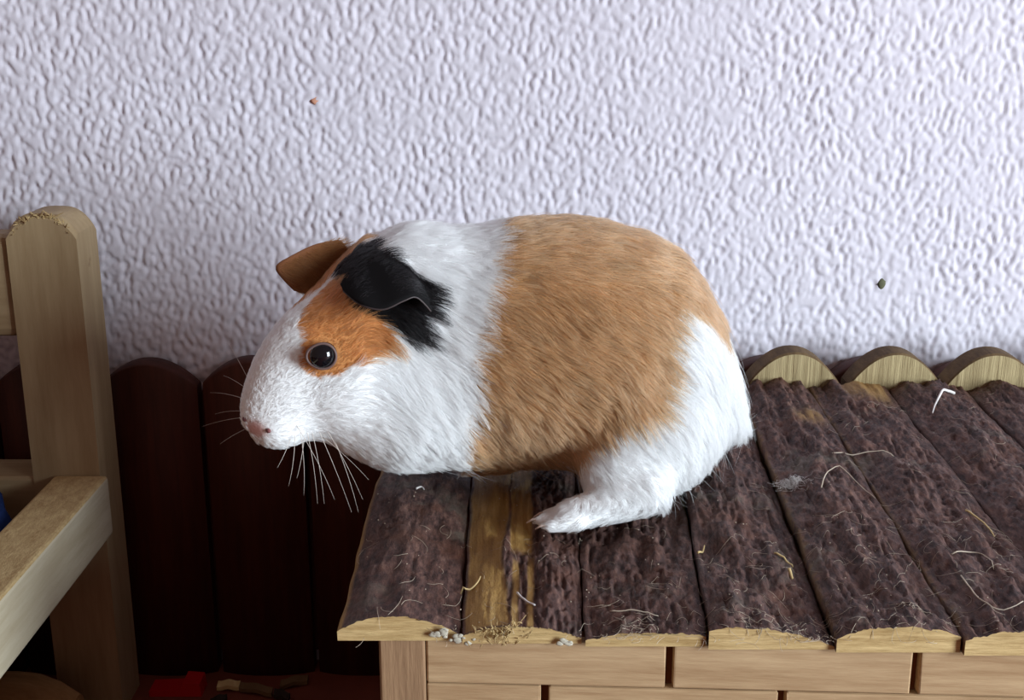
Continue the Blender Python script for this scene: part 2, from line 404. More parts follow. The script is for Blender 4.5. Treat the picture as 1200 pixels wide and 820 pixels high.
# litter at the fence foot
def litter(px, py, Y, w, mat, lab, cat, seed):
    g = np.random.default_rng(seed); c = onY(px, py, Y); c[2] = max(c[2], .003); a = g.uniform(-.6, .6); P = []
    n = 9; rows = []
    for k in range(n):
        s = k / (n - 1) - .5; x = c[0] + w * s * math.cos(a); y = c[1] + w * s * math.sin(a); zc = .0035 + .0015 * math.cos(s * 4) ** 2
        rows.append([(x, y - .003, zc - .001 - .002), (x, y - .003, zc), (x, y + .003, zc + .0015), (x, y + .003, zc - .0025)])
    rows = np.array(rows); rows[:, :, 2] += .001 - rows[:, :, 2].min()
    obj(cat.replace(' ', '_'), loft('shaving', rows), mat, smooth=False, label=lab, category=cat)
litter(268, 804, .765, .016, M['hay'], 'pale curled wood shaving lying beside the red plastic piece', 'wood shaving', 1)
litter(300, 808, .760, .026, M['shaving'], 'long brown wood shaving lying at the foot of the palings', 'wood shaving', 2)
litter(330, 812, .752, .014, M['droppings'], 'dark crumb of litter lying at the foot of the palings', 'litter crumb', 3)
litter(255, 815, .745, .012, M['droppings'], 'dark crumb of litter lying just in front of the red piece', 'litter crumb', 4)
litter(345, 802, .770, .020, M['shaving'], 'short brown shaving lying furthest from the red plastic piece', 'wood shaving', 5)

# ------------------------------------------------------------------ guinea pig
YC = .592                                      # the animal's mid plane
ZR = .2375                                     # roof surface it stands on
def headframe(psi, th):
    ps, tt = math.radians(psi), math.radians(th)
    a = np.array([-math.cos(ps) * math.cos(tt), -math.sin(ps) * math.cos(tt), -math.sin(tt)])
    b = np.cross([0, 0, 1], a); b /= np.linalg.norm(b); return a, b, np.cross(a, b)
HA, HB, HC = headframe(28, 30)
HO = onY(398, 404, .570)
def to_head(P): d = P - HO; return np.stack([d @ HA, d @ HB, d @ HC], -1)
def from_head(a, b, c): return HO + a * HA + b * HB + c * HC

top_px = [(440, 300), (470, 284), (500, 275), (560, 268), (600, 261), (650, 259), (700, 263), (750, 274), (785, 292), (812, 320), (834, 358), (848, 400), (860, 445), (867, 485)]
bot_px = [(440, 468), (470, 500), (500, 518), (540, 532), (600, 545), (660, 548), (720, 540), (780, 528), (820, 518), (845, 508), (858, 500), (867, 490)]
tp = np.array([onY(*q, YC) for q in top_px]); bp = np.array([onY(*q, YC) for q in bot_px]); bp[:, 2] = np.maximum(bp[:, 2], .2445)
wid = np.array([(-.090, .034), (-.06, .041), (-.03, .046), (0, .051), (.035, .056), (.06, .056), (.085, .050), (.10, .042), (.112, .031), (.1195, .018)])
def sd_torso(P):
    x, y, z = P[..., 0], P[..., 1], P[..., 2]
    zt = np.interp(x, tp[:, 0], tp[:, 2]); zb = np.interp(x, bp[:, 0], bp[:, 2]); w = np.interp(x, wid[:, 0], wid[:, 1])
    hh = np.maximum((zt - zb) / 2, .004); zc = (zt + zb) / 2
    dz = (z - zc) / hh; wz = w * (1 + .10 * np.clip(-dz, -1, 1))
    q = (np.abs((y - YC) / wz) ** 2.15 + np.abs(dz) ** 2.15) ** (1 / 2.15) - 1
    d = q * np.minimum(w, hh)
    xe0, xe1 = tp[0, 0], max(tp[-1, 0], bp[-1, 0])
    return np.maximum(d, np.maximum(xe0 - x, x - xe1))
hs = np.array([  # a, half width, top c, bottom c
    (-.050, .026, .010, -.030), (-.036, .031, .0200, -.036), (-.02, .0335, .0265, -.038), (0, .0325, .0290, -.037), (.015, .029, .0275, -.0345),
    (.028, .0245, .0240, -.0315), (.039, .0205, .0188, -.0285), (.048, .0165, .0125, -.0255), (.0555, .0120, .0055, -.0215), (.0605, .0060, -.0020, -.0150)])
def sd_head(P):
    h = to_head(P); a, b, c = h[..., 0], h[..., 1], h[..., 2]
    w = np.interp(a, hs[:, 0], hs[:, 1]); ct = np.interp(a, hs[:, 0], hs[:, 2]); cb = np.interp(a, hs[:, 0], hs[:, 3])
    hh = (ct - cb) / 2; cc = (ct + cb) / 2
    dc = (c - cc) / hh; wc = w * (1 - .16 * np.clip(dc, -1, 1))
    q = (np.abs(b / wc) ** 2.1 + np.abs(dc) ** 2.1) ** (1 / 2.1) - 1
    return np.maximum(q * np.minimum(w, hh), np.maximum(-.050 - a, a - .0605))
def sd_ell(P, c, r, ax=None):
    d = P - np.array(c)
    if ax is not None: d = d @ np.array(ax).T
    r = np.array(r); k0 = np.linalg.norm(d / r, axis=-1); k1 = np.linalg.norm(d / (r * r), axis=-1)
    return k0 * (k0 - 1) / (k1 + 1e-9)
def sd_cap(P, A, B, ra, rb):
    A, B = np.array(A), np.array(B); ab = B - A; tt = np.clip(((P - A) @ ab) / (ab @ ab), 0, 1)
    return np.linalg.norm(P - A - tt[..., None] * ab, axis=-1) - (ra + (rb - ra) * tt)
def smin(a, b, k):
    h = np.clip(.5 + .5 * (b - a) / k, 0, 1); return b + (a - b) * h - k * h * (1 - h)

heel = onZ(757, 578, ZR + .0150); toe = onZ(668, 604, ZR + .0065)
toe_y = toe[1]
def foot_pts(side):                             # near side as seen, far side mirrored about the mid plane
    f = lambda p: np.array([p[0], 2 * YC - p[1], p[2]]) if side < 0 else np.array(p)
    return f
thigh_c = onY(758, 524, .549)
EYE = from_head(.0135, .0275, .0125)
EYE2 = from_head(.0135, -.0245, .0110)
def pig_sdf(P):
    d = sd_torso(P)
    d = smin(d, sd_head(P), .018)
    throat = onY(470, 478, .572); d = smin(d, sd_ell(P, throat, (.036, .035, .030)), .02)
    scruff = onY(470, 340, .590); d = smin(d, sd_ell(P, scruff, (.034, .034, .026)), .02)
    for b in (.021, -.021):                     # cheek pads
        d = smin(d, sd_ell(P, from_head(.002, b, -.014), (.022, .014, .017), (HA, HB, HC)), .012)
    for b in (.009, -.009):                     # whisker pads
        d = smin(d, sd_ell(P, from_head(.047, b, -.0125), (.010, .0085, .0085), (HA, HB, HC)), .006)
    for s in (1, -1):
        f = foot_pts(s)
        d = smin(d, sd_ell(P, f(thigh_c), (.032, .020, .024)), .016)
        kn = onY(728, 558, .534); d = smin(d, sd_ell(P, f(kn), (.017, .011, .014)), .012)
        d = smin(d, sd_cap(P, f(heel), f(toe), .0105, .0072), .008)
        for k, (dx, dy) in enumerate(((-.010, -.006), (-.014, 0), (-.0105, .006))):   # three toes
            A = toe + np.array([.003, dy * .8, -.001]); B = toe + np.array([dx, dy * 1.15, -.0028])
            d = smin(d, sd_cap(P, f(A), f(B), .0046, .0030), .003)
        sh = onY(545, 500, YC - .024); el = np.array([sh[0] + .016, YC - .010, ZR + .016]); pw = np.array([sh[0] + .010, YC - .004, ZR + .0050])
        d = smin(d, sd_cap(P, f(sh), f(el), .015, .009), .012); d = smin(d, sd_cap(P, f(el), f(pw), .0085, .0055), .006)
        for dy in (-.007, -.0025, .0025, .007):
            d = smin(d, sd_cap(P, f(pw + np.array([0, dy * .6, -.0005])), f(pw + np.array([-.012, dy, -.0022])), .0033, .0022), .002)
    # eye sockets
    d = np.maximum(d, -(np.linalg.norm(P - EYE, axis=-1) - .0056)); d = np.maximum(d, -(np.linalg.norm(P - EYE2, axis=-1) - .0056))
    # nostrils and mouth
    for b in (.0042, -.0042): d = np.maximum(d, -(np.linalg.norm(P - from_head(.0605, b, -.0095), axis=-1) - .0017))
    return d

def surface_nets(fun, lo, hi, h):
    ax = [np.arange(lo[i], hi[i] + h, h) for i in range(3)]; n = [len(a) for a in ax]
    D = np.empty(n, np.float32)
    YY, ZZ_ = np.meshgrid(ax[1], ax[2], indexing='ij')
    for s in range(0, n[0], 24):
        xs_ = ax[0][s:s + 24]; P = np.empty((len(xs_), n[1], n[2], 3)); P[..., 0] = xs_[:, None, None]; P[..., 1] = YY; P[..., 2] = ZZ_
        D[s:s + 24] = fun(P)
    S = D < 0
    cnt = sum(S[i:n[0] - 1 + i, j:n[1] - 1 + j, k:n[2] - 1 + k].astype(np.int8) for i in (0, 1) for j in (0, 1) for k in (0, 1))
    act = (cnt > 0) & (cnt < 8); cid = -np.ones(act.shape, np.int64); ijk = np.argwhere(act); cid[act] = np.arange(len(ijk))
    acc = np.zeros((len(ijk), 3)); num = np.zeros(len(ijk)); I, J, K = ijk.T
    corners = [(i, j, k) for i in (0, 1) for j in (0, 1) for k in (0, 1)]
    for c0 in corners:
        for a_ in range(3):
            if c0[a_]: continue
            c1 = list(c0); c1[a_] = 1
            d0 = D[I + c0[0], J + c0[1], K + c0[2]]; d1 = D[I + c1[0], J + c1[1], K + c1[2]]
            mk = (d0 < 0) != (d1 < 0); tt = d0 / (d0 - d1 + 1e-20)
            p = np.tile(np.array(c0, float), (len(ijk), 1)); p[:, a_] += tt
            acc[mk] += p[mk]; num[mk] += 1
    V = np.array(lo) + h * (ijk + acc / num[:, None]); Fs = []
    for a_ in range(3):
        b_, c_ = (a_ + 1) % 3, (a_ + 2) % 3
        sl0 = [slice(None)] * 3; sl1 = [slice(None)] * 3; sl0[a_] = slice(0, -1); sl1[a_] = slice(1, None)
        E_ = np.argwhere(S[tuple(sl0)] != S[tuple(sl1)])
        ok = (E_[:, b_] > 0) & (E_[:, c_] > 0) & (E_[:, b_] < n[b_] - 1) & (E_[:, c_] < n[c_] - 1); E_ = E_[ok]
        flip = S[tuple(E_.T)]; q = []
        for db, dc in ((0, 0), (-1, 0), (-1, -1), (0, -1)):
            e = E_.copy(); e[:, b_] += db; e[:, c_] += dc; q.append(cid[tuple(e.T)])
        q = np.stack(q, -1); q[~flip] = q[~flip][:, ::-1]; Fs.append(q)
    return V, np.vstack(Fs)
V, Q = surface_nets(pig_sdf, (-.185, .47, .228), (.135, .70, .40), .0018)
# light smoothing keeps the outline
for _ in range(3):
    s = np.zeros_like(V); c = np.zeros(len(V))
    for a_, b_ in ((0, 1), (1, 2), (2, 3), (3, 0)):
        np.add.at(s, Q[:, a_], V[Q[:, b_]]); np.add.at(c, Q[:, a_], 1); np.add.at(s, Q[:, b_], V[Q[:, a_]]); np.add.at(c, Q[:, b_], 1)
    V = V * .5 + .5 * s / c[:, None]
V[:, 2] = np.maximum(V[:, 2], ZR - .001)
body_mesh = pydata('body', V, Q)
bvh = BVHTree.FromPolygons([tuple(p) for p in V], [tuple(map(int, q)) for q in Q])
def hit(px, py):
    d = Vector(ray(px, py)).normalized(); r = bvh.ray_cast(Vector(CAM), d)
    return None if r[0] is None else np.array(r[0])

# --- coat pattern, in the animal's own side-view coordinates (x, z) and, for the head, (a, c)
def poly_hit(pts, head=False, Yfb=.56):
    out = []
    for q in pts:
        p = hit(*q)
        if p is None: p = onY(*q, Yfb)
        out.append(to_head(p)[[0, 2]] if head else p[[0, 2]])
    return np.array(out)
def in_poly(X, Y, poly):
    r = np.zeros(X.shape, bool); n = len(poly); j = n - 1
    for i in range(n):
        xi, yi = poly[i]; xj, yj = poly[j]
        r ^= ((yi > Y) != (yj > Y)) & (X < (xj - xi) * (Y - yi) / (yj - yi + 1e-15) + xi); j = i
    return r
shoulder = poly_hit([(585, 275), (580, 310), (570, 350), (560, 400), (552, 450), (546, 500), (543, 540)])
oz = np.argsort(shoulder[:, 1]); shoulder = shoulder[oz]
rump = poly_hit([(798, 358), (782, 400), (784, 440), (778, 482), (752, 494), (716, 505), (690, 530), (668, 550), (640, 640), (950, 640), (950, 440), (872, 420), (846, 392), (826, 368)])
orange_h = poly_hit([(384, 300), (368, 335), (357, 362), (354, 405), (358, 432), (374, 444), (400, 438), (430, 425), (452, 410), (466, 396), (448, 372), (432, 300), (405, 288)], True)
black_h = poly_hit([(408, 282), (440, 276), (452, 296), (480, 312), (500, 328), (508, 350), (500, 380), (500, 402), (478, 396), (460, 380), (430, 368), (408, 360), (398, 338), (392, 308)], True)
WHITE, ORANGE, BLACK = np.array([.94, .94, .945]), np.array(srgb(203, 161, 117)[:3]), np.array([.012, .011, .012])
ORANGE_FACE = np.array(srgb(206, 142, 88)[:3])
_w = np.random.default_rng(3); _k = _w.normal(0, 1, (14, 3)); _ph = _w.uniform(0, 6.28, 14)
def snoise(P, wl):
    return np.sum(np.sin((P / wl) @ _k.T * 2.2 + _ph), -1) / 3.0
def coat(P):
    C = np.tile(WHITE, (len(P), 1)); n = snoise(P, .012) * .0012; x = P[:, 0] + n; z = P[:, 2] + n
    xb = np.interp(z, shoulder[:, 1], shoulder[:, 0])
    C[x > xb] = ORANGE
    C[(x > xb) & in_poly(x, z, rump)] = WHITE
    C[(P[:, 2] < ZR + .022) & (P[:, 0] > -.005) & (np.abs(P[:, 1] - YC) > .04)] = WHITE
    h = to_head(P); a, c = h[:, 0] + n, h[:, 2] + n; hd = (x < xb - .004)
    far = h[:, 1] < 0
    C[hd & in_poly(a, c, orange_h) & (np.abs(h[:, 1]) > .0015 + .0075 * sm(-.006, .020, a))] = ORANGE_FACE
    C[hd & in_poly(a, c, black_h) & (h[:, 1] > -.003)] = BLACK
    C[hd & in_poly(a, c, black_h) & far & (np.abs(h[:, 1]) > .006)] = ORANGE_FACE * .8
    return C
cv = coat(V)
hd = to_head(V); NOSE = hit(299, 503); nose = np.exp(-((np.linalg.norm((V - NOSE) * np.array([1, 1, 1.3]), axis=1) / .0065) ** 4))
cv = cv * (1 - nose[:, None]) + nose[:, None] * np.array(srgb(206, 156, 148)[:3])
ca_ = body_mesh.attributes.new('coat', 'FLOAT_COLOR', 'POINT')
ca_.data.foreach_set('color', np.hstack([cv, np.ones((len(V), 1))]).astype(np.float32).ravel())

t = NT('skin_coat'); at = t.n('ShaderNodeAttribute', _attribute_name='coat')
nz_ = t.noise(t.coord(), 700, 3); M['skin'] = t.done(at.outputs['Color'], .9, t.bump(nz_, .4, .0006), .1)
t = NT('fur'); at = t.n('ShaderNodeAttribute', _attribute_name='coat')
hb = t.n('ShaderNodeBsdfHairPrincipled'); hb.parametrization = 'COLOR'; t.link(at.outputs['Color'], hb.inputs['Color'])
hb.inputs['Roughness'].default_value = .42; hb.inputs['Radial Roughness'].default_value = .6; hb.inputs['Coat'].default_value = 0.0
df = t.n('ShaderNodeBsdfDiffuse'); t.link(at.outputs['Color'], df.inputs['Color'])
mx = t.n('ShaderNodeMixShader'); mx.inputs[0].default_value = .45; t.link(hb.outputs[0], mx.inputs[1]); t.link(df.outputs[0], mx.inputs[2])
t.link(mx.outputs[0], t.out.inputs['Surface']); M['fur'] = t.m

pig = empty('guinea_pig', (.0, YC, ZR), label='white, ginger and black guinea pig standing on the bark roof', category='guinea pig')
body = obj('body', body_mesh, M['skin']); attach(body, pig)

# --- fur
def mesh_samples(V, Q, N, g):
    T = np.vstack([Q[:, [0, 1, 2]], Q[:, [0, 2, 3]]]); A, B, C = V[T[:, 0]], V[T[:, 1]], V[T[:, 2]]
    fn = np.cross(B - A, C - A); ar = np.linalg.norm(fn, axis=1) + 1e-15
    vn = np.zeros_like(V)
    for k in range(3): np.add.at(vn, T[:, k], fn)
    vn /= np.linalg.norm(vn, axis=1)[:, None] + 1e-15
    i = g.choice(len(T), N, p=ar / ar.sum()); r1, r2 = np.sqrt(g.random(N)), g.random(N)
    w = np.stack([1 - r1, r1 * (1 - r2), r1 * r2], -1)
    P = (w[:, :, None] * np.stack([A[i], B[i], C[i]], 1)).sum(1)
    n = (w[:, :, None] * np.stack([vn[T[i, 0]], vn[T[i, 1]], vn[T[i, 2]]], 1)).sum(1)
    return P, n / (np.linalg.norm(n, axis=1)[:, None] + 1e-15)
def nrm(a): return a / (np.linalg.norm(a, axis=-1, keepdims=True) + 1e-12)

def fur_curves(name, P, n, D, L, el, colr, r0, g, clump=True, NP=6, parent=None, droop=.10):
    D = D + .22 * np.stack([snoise(P + .3, .020), snoise(P + .7, .020), snoise(P + 1.1, .020)], -1) * .8 + g.normal(0, .10, P.shape)
    tg = nrm(D - n * (D * n).sum(-1, keepdims=True))
    d0 = tg * np.cos(el)[:, None] + n * np.sin(el)[:, None]
    s = np.linspace(0, 1, NP)[None, :, None]
    side = nrm(np.cross(n, tg)); bend = g.normal(0, .10, (len(P), 1))
    Z = np.array([0, 0, -1.0])
    dirn = (d0[:, None] * s + (-n * (np.sin(el)[:, None] * .55) + side * bend + Z * droop)[:, None] * s ** 2) * L[:, None, None]
    X_ = P[:, None] + dirn
    if clump:
        m_ = max(50, len(P) // 16); ci = g.choice(len(P), m_, replace=False); kd = KDTree(m_)
        for q, i in enumerate(ci): kd.insert(P[i], q)
        kd.balance(); near = np.array([kd.find(p)[1] for p in P]); ctr = X_[ci][near]
        wgt = (.74 * s ** 1.4) * g.uniform(.5, 1.0, (len(P), 1, 1))
        off = ctr - X_; X_ = X_ + off * wgt * (np.linalg.norm(P[ci][near] - P, axis=1) < .006)[:, None, None]
    hc = bpy.data.hair_curves.new(name); hc.add_curves([NP] * len(P))
    hc.attributes['position'].data.foreach_set('vector', X_.astype(np.float32).ravel())
    rad = hc.attributes.get('radius') or hc.attributes.new('radius', 'FLOAT', 'POINT')
    rr = (r0[:, None] * np.linspace(1, .25, NP)[None]).astype(np.float32); rad.data.foreach_set('value', rr.ravel())
    c_ = hc.attributes.new('coat', 'FLOAT_COLOR', 'CURVE'); c_.data.foreach_set('color', np.hstack([colr, np.ones((len(P), 1))]).astype(np.float32).ravel())
    hc.materials.append(M['fur'])
    o = bpy.data.objects.new(name, hc); COL.objects.link(o)
    if parent: attach(o, parent)
    o['kind'] = 'stuff'
    return o

gf = np.random.default_rng(11)
NH = 170000
P, n = mesh_samples(V, Q, NH, gf)
h = to_head(P); a = h[:, 0]
keep = (P[:, 2] > ZR + .003) & (np.linalg.norm(P - EYE, axis=1) > .0072) & (np.linalg.norm(P - EYE2, axis=1) > .0072) & (np.linalg.norm((P - NOSE) * np.array([1, 1, 1.4]), axis=1) > .0048)
P, n, h = P[keep], n[keep], h[keep]; a = h[:, 0]
eyed = np.minimum(np.linalg.norm(P - EYE, axis=1), np.linalg.norm(P - EYE2, axis=1))
wh = 1 - sm(-.072, -.052, P[:, 0]); wh = np.clip(wh * sm(-.06, -.025, a), 0, 1)     # head weight
foot = sm(0, 1, (ZR + .020 - P[:, 2]) / .010) * (P[:, 0] < heel[0] + .004)
zrel = np.clip((P[:, 2] - .245) / .125, 0, 1)
rumpw = sm(.075, .115, P[:, 0])
D = np.zeros_like(P); D[:, 0] = 1 - .55 * rumpw; D[:, 2] = -(.25 + .95 * (1 - zrel) ** 1.2 + 1.1 * rumpw)
D[:, 2] += .35 * np.clip(sm(.90, 1.0, zrel), 0, 1)
Dh = -HA[None] * 1.0 + np.array([0, 0, -1]) * (.55 * sm(.0, -.02, h[:, 2]))[:, None] + HB[None] * (np.sign(h[:, 1]) * .25)[:, None]
D = D * (1 - wh[:, None]) + Dh * wh[:, None]
D = D * (1 - foot[:, None]) + np.array([-1.0, 0, -.25]) * foot[:, None]
L = .0150 * (1 - wh) + wh * (.0028 + .0085 * sm(.052, -.02, a))
L = np.where(wh > .4, L * (1 - .25 * sm(.0, .02, h[:, 2])), L)
L = L * (1 - .50 * foot) * (1 - .6 * (1 - sm(.007, .015, eyed))); L *= gf.uniform(.65, 1.12, len(P)) * (1 - .45 * sm(.285, .262, P[:, 2]) * (1 - wh))
el = np.radians(22 + gf.normal(0, 7, len(P)) + 5 * snoise(P, .009) - 4 * wh)
c = coat(P); lum = gf.normal(1, .14, (len(P), 1)) * (1 + .08 * snoise(P * np.array([.5, 1, 1.6]), .006)[:, None] * (c[:, 2:] < .4)); c = np.clip(c * np.where(c[:, 2:] > .5, 1 - .05 * np.abs(lum - 1) / .14, lum), 0, .95)
org = (c[:, 0] > .2) & (c[:, 2] < .35); c[org] = c[org] * np.array([1, .96, .92]) ** gf.normal(0, 1.6, (org.sum(), 1))
pk = gf.random(len(P)) < .12; c[org & pk] = np.clip(c[org & pk] * 1.35, 0, .9)
fur_curves('fur', P, n, D, L, el, np.clip(c, .004, .95), .00011 * gf.uniform(.7, 1.2, len(P)) * (1 - .25 * wh), gf, parent=body)
# a few long guard hairs
P, n = mesh_samples(V, Q, 2600, gf); k = (P[:, 0] > -.04) & (P[:, 2] > .255); P, n = P[k], n[k]
D = np.zeros_like(P); zr = np.clip((P[:, 2] - .245) / .125, 0, 1); D[:, 0] = 1; D[:, 2] = -(.3 + .9 * (1 - zr))
fur_curves('guard_hairs', P, n, D, .022 * gf.uniform(.6, 1.1, len(P)), np.radians(gf.uniform(18, 34, len(P))), np.clip(coat(P) * 1.05, .004, .93), np.full(len(P), .00007), gf, False, parent=body)

# --- eyes
def uvs(name, c, r, mat, parent, ax=None, seg=32, ring=20, **p):
    bm = bmesh.new(); bmesh.ops.create_uvsphere(bm, u_segments=seg, v_segments=ring, radius=1)
    for vv in bm.verts:
        q = np.array(vv.co) * np.array(r); vv.co = Vector(np.array(c) + (q if ax is None else q @ np.array(ax)))
    m = bpy.data.meshes.new(name); bm.to_mesh(m); bm.free(); o = obj(name, m, mat); attach(o, parent)
    for k_, v_ in p.items(): o[k_] = v_
    return o
t = NT('eye'); M['eye'] = t.done((.004, .004, .006, 1), .06, None, .6)
M['lid'] = plain('eyelid', srgb(104, 82, 78), .5, .4, .1)
M['earblack'] = plain('ear_black', (.008, .0075, .008, 1), .85, .08, .1)
M['earginger'] = plain('ear_ginger', srgb(132, 84, 54), .7, .3, .15)
M['earrim'] = plain('ear_rim', srgb(64, 54, 54), .5, .4, .1)
M['nostril'] = plain('nose_skin', srgb(118, 70, 70), .5, .4, .1)
M['claw'] = plain('claw', srgb(214, 190, 176), .4, .4, .1)
t = NT('whisker'); M['whisker'] = t.done(srgb(228, 216, 206), .4, None, .4)
for E0, sgn in ((EYE, 1), (EYE2, -1)):
    uvs('eye', E0, (.0066, .0054, .0062), M['eye'], pig, (HA, HB, HC))
    # tear shaped lid: closed tube hugging the ball, drawn out towards the nose
    R_ = []
    outn = nrm(HB * sgn * .92 + HA * .30 + HC * .25); e1 = nrm(HA - outn * (HA @ outn)); e2 = np.cross(outn, e1)
    for q in np.linspace(0, 2 * math.pi, 40, endpoint=False):
        ca2, sa2 = math.cos(q), math.sin(q); rr = .0060 * (1 + .42 * max(0, ca2 * .75 - sa2 * .5 * sgn * 1) ** 4)
        ctr = E0 + rr * (ca2 * e1 + sa2 * e2) + outn * .0022; rad = nrm(ca2 * e1 + sa2 * e2)
        R_.append([ctr + .00065 * (math.cos(w) * rad + math.sin(w) * outn) for w in np.linspace(0, 2 * math.pi, 8, endpoint=False)])
    R_.append(R_[0]); m = loft('eyelid', R_); o = obj('eyelid', m, M['lid']); attach(o, pig)

# --- ears: thin drooping flaps
def ear(sgn, mat, furcol):
    if sgn < 0:
        root = [onY(*q, .588) for q in ((366, 346), (378, 332), (390, 320), (400, 310), (408, 302), (412, 294))]
        rim = [onY(*q, .592 - dy) for q, dy in (((346, 341), 0), ((335, 331), .003), ((327, 318), .006), ((343, 306), .006), ((372, 290), .003), ((400, 283), 0))]
    else: root = [hit(*q) for q in ((399, 330), (408, 306), (428, 296), (452, 298), (474, 308), (494, 326))]
    rim_px = [(402, 342), (420, 360), (446, 367), (470, 357), (486, 352), (504, 366)]
    if sgn > 0:
        rim = [hit(*q) + nrm(CAM - hit(*q)) * .0085 for q in rim_px]
        rim[0] = hit(*rim_px[0]) + nrm(CAM - rim[0]) * .002; rim[5] = rim[5] - nrm(CAM - rim[5]) * .002
    def cr(pts, s):
        pts = np.array(pts); n_ = len(pts) - 1; k_ = min(int(s * n_), n_ - 1); f_ = s * n_ - k_
        p0, p1, p2, p3 = pts[max(k_ - 1, 0)], pts[k_], pts[k_ + 1], pts[min(k_ + 2, n_)]
        return .5 * (2 * p1 + (p2 - p0) * f_ + (2 * p0 - 5 * p1 + 4 * p2 - p3) * f_ ** 2 + (3 * p1 - p0 - 3 * p2 + p3) * f_ ** 3)
    NU, NV = 28, 14; G = np.empty((NV, NU, 3))
    out = nrm(HB * .8 + HC * .45 - HA * .1)
    for j in range(NV):
        vv = j / (NV - 1)
        for i in range(NU):
            s = i / (NU - 1); A = cr(root, s); B = cr(rim, s)
            G[j, i] = A * (1 - vv) + B * vv + (out if sgn > 0 else nrm(HC - .5 * HB)) * (.0075 if sgn > 0 else .003) * math.sin(math.pi * min(vv * .62, 1)) ** .8 * math.sin(math.pi * (.08 + .84 * s)) - out * .002 * (1 - vv)
    nv = np.cross(np.gradient(G, axis=1), np.gradient(G, axis=0)); nv = nrm(nv) * .0006
    idx = np.arange(NU * NV).reshape(NV, NU); Q1 = np.stack([idx[:-1, :-1], idx[:-1, 1:], idx[1:, 1:], idx[1:, :-1]], -1).reshape(-1, 4)
    o_ = NU * NV; V2 = np.vstack([(G + nv).reshape(-1, 3), (G - nv).reshape(-1, 3)]); F2 = [tuple(q) for q in Q1] + [tuple((q + o_)[::-1]) for q in Q1]
    loop = list(idx[0]) + list(idx[1:, -1]) + list(idx[-1, -2::-1]) + list(idx[-2:0:-1, 0])
    for p_, q_ in zip(loop, loop[1:] + loop[:1]): F2.append((q_, p_, p_ + o_, q_ + o_))
    m = pydata('ear', V2, F2); bm = bmesh.new(); bm.from_mesh(m); bmesh.ops.recalc_face_normals(bm, faces=bm.faces[:]); bm.to_mesh(m); bm.free()
    e = obj('ear', m, mat); attach(e, pig)
    if sgn > 0: attach(obj('ear_rim', tubes_mesh('ear_rim', [G[-1]], .0005, .0004, 8), M['earrim']), e)
    # short fur on the outer face
    Pn, nn = mesh_samples((G).reshape(-1, 3), Q1, 2600, gf)
    if (nn.mean(0) @ (CAM - Pn.mean(0))) < 0: nn = -nn
    Dn = np.tile(-HA * .8 + np.array([0, 0, -.5]), (len(Pn), 1))
    fade = sm(0, .006, np.min(np.linalg.norm(Pn[:, None] - G[-1][None, ::3], axis=2), axis=1))
    fur_curves('ear_fur', Pn, nn, Dn, (.0014 + .0040 * fade + (.0035 if sgn < 0 else 0)) * gf.uniform(.7, 1.1, len(Pn)), np.radians(np.full(len(Pn), 14.0 if sgn > 0 else 24.0)), np.tile(furcol, (len(Pn), 1)) * gf.uniform(.8, 1.2, (len(Pn), 1)), np.full(len(Pn), .00008), gf, False, parent=e, droop=.02)
ear(1, M['earblack'], BLACK); ear(-1, M['earginger'], ORANGE_FACE * .55)

# --- nose, claws, whiskers
for q in ((313, 505), (286, 492)):
    uvs('nostril', hit(*q) - HA * .0006, (.0012, .0022, .0013), M['nostril'], pig, (HA, HB, HC), 16, 10)
for s in (1, -1):
    f = foot_pts(s)
    for dx, dy in ((-.010, -.006), (-.014, 0), (-.0105, .006)):
        B = toe + np.array([dx, dy * 1.15, -.0026]); pth = [f(B + np.array([.001, 0, .0005])), f(B + np.array([-.0035, 0, .0008])), f(B + np.array([-.0065, 0, -.0012]))]
        attach(obj('claw', tubes_mesh('claw', [pth], .0009, .0003, 8), M['claw']), pig)
gw = np.random.default_rng(5)
WH = [((345, 512), (338, 570)), ((352, 522), (356, 580)), ((360, 522), (372, 590)), ((366, 522), (380, 590)), ((374, 520), (412, 600)), ((384, 520), (425, 585)), ((392, 516), (420, 600)),
      ((340, 515), (325, 548)), ((356, 515), (348, 560)), ((348, 500), (392, 585)), ((378, 512), (432, 562))]
for (p0, p1) in WH:
    A = hit(*p0)
    if A is None: A = hit(p0[0], p0[1] - 14)
    B = onY(*p1, A[1] - .016); mid = (A + B) / 2 + np.array([.003, -.007, .003]) * gw.uniform(.5, 1.2)
    s = np.linspace(0, 1, 9)[:, None]; pth = (1 - s) ** 2 * (A - nrm(B - A) * .002) + 2 * s * (1 - s) * mid + s ** 2 * B
    attach(obj('whisker', tubes_mesh('whisker', [pth], .00014, .00004, 5), M['whisker']), pig)
for (p1, a_, c_) in (((246, 460), .049, -.004), ((252, 485), .050, -.010), ((268, 402), .046, .002), ((262, 440), .047, -.001), ((236, 500), .047, -.014), ((258, 520), .046, -.017)):
    A = from_head(a_, -.012, c_); B = onY(*p1, A[1] + .016); mid = (A + B) / 2 + np.array([-.002, .004, .002])
    s = np.linspace(0, 1, 9)[:, None]; pth = (1 - s) ** 2 * A + 2 * s * (1 - s) * mid + s ** 2 * B
    attach(obj('whisker', tubes_mesh('whisker', [pth], .00012, .00004, 5), M['whisker']), pig)

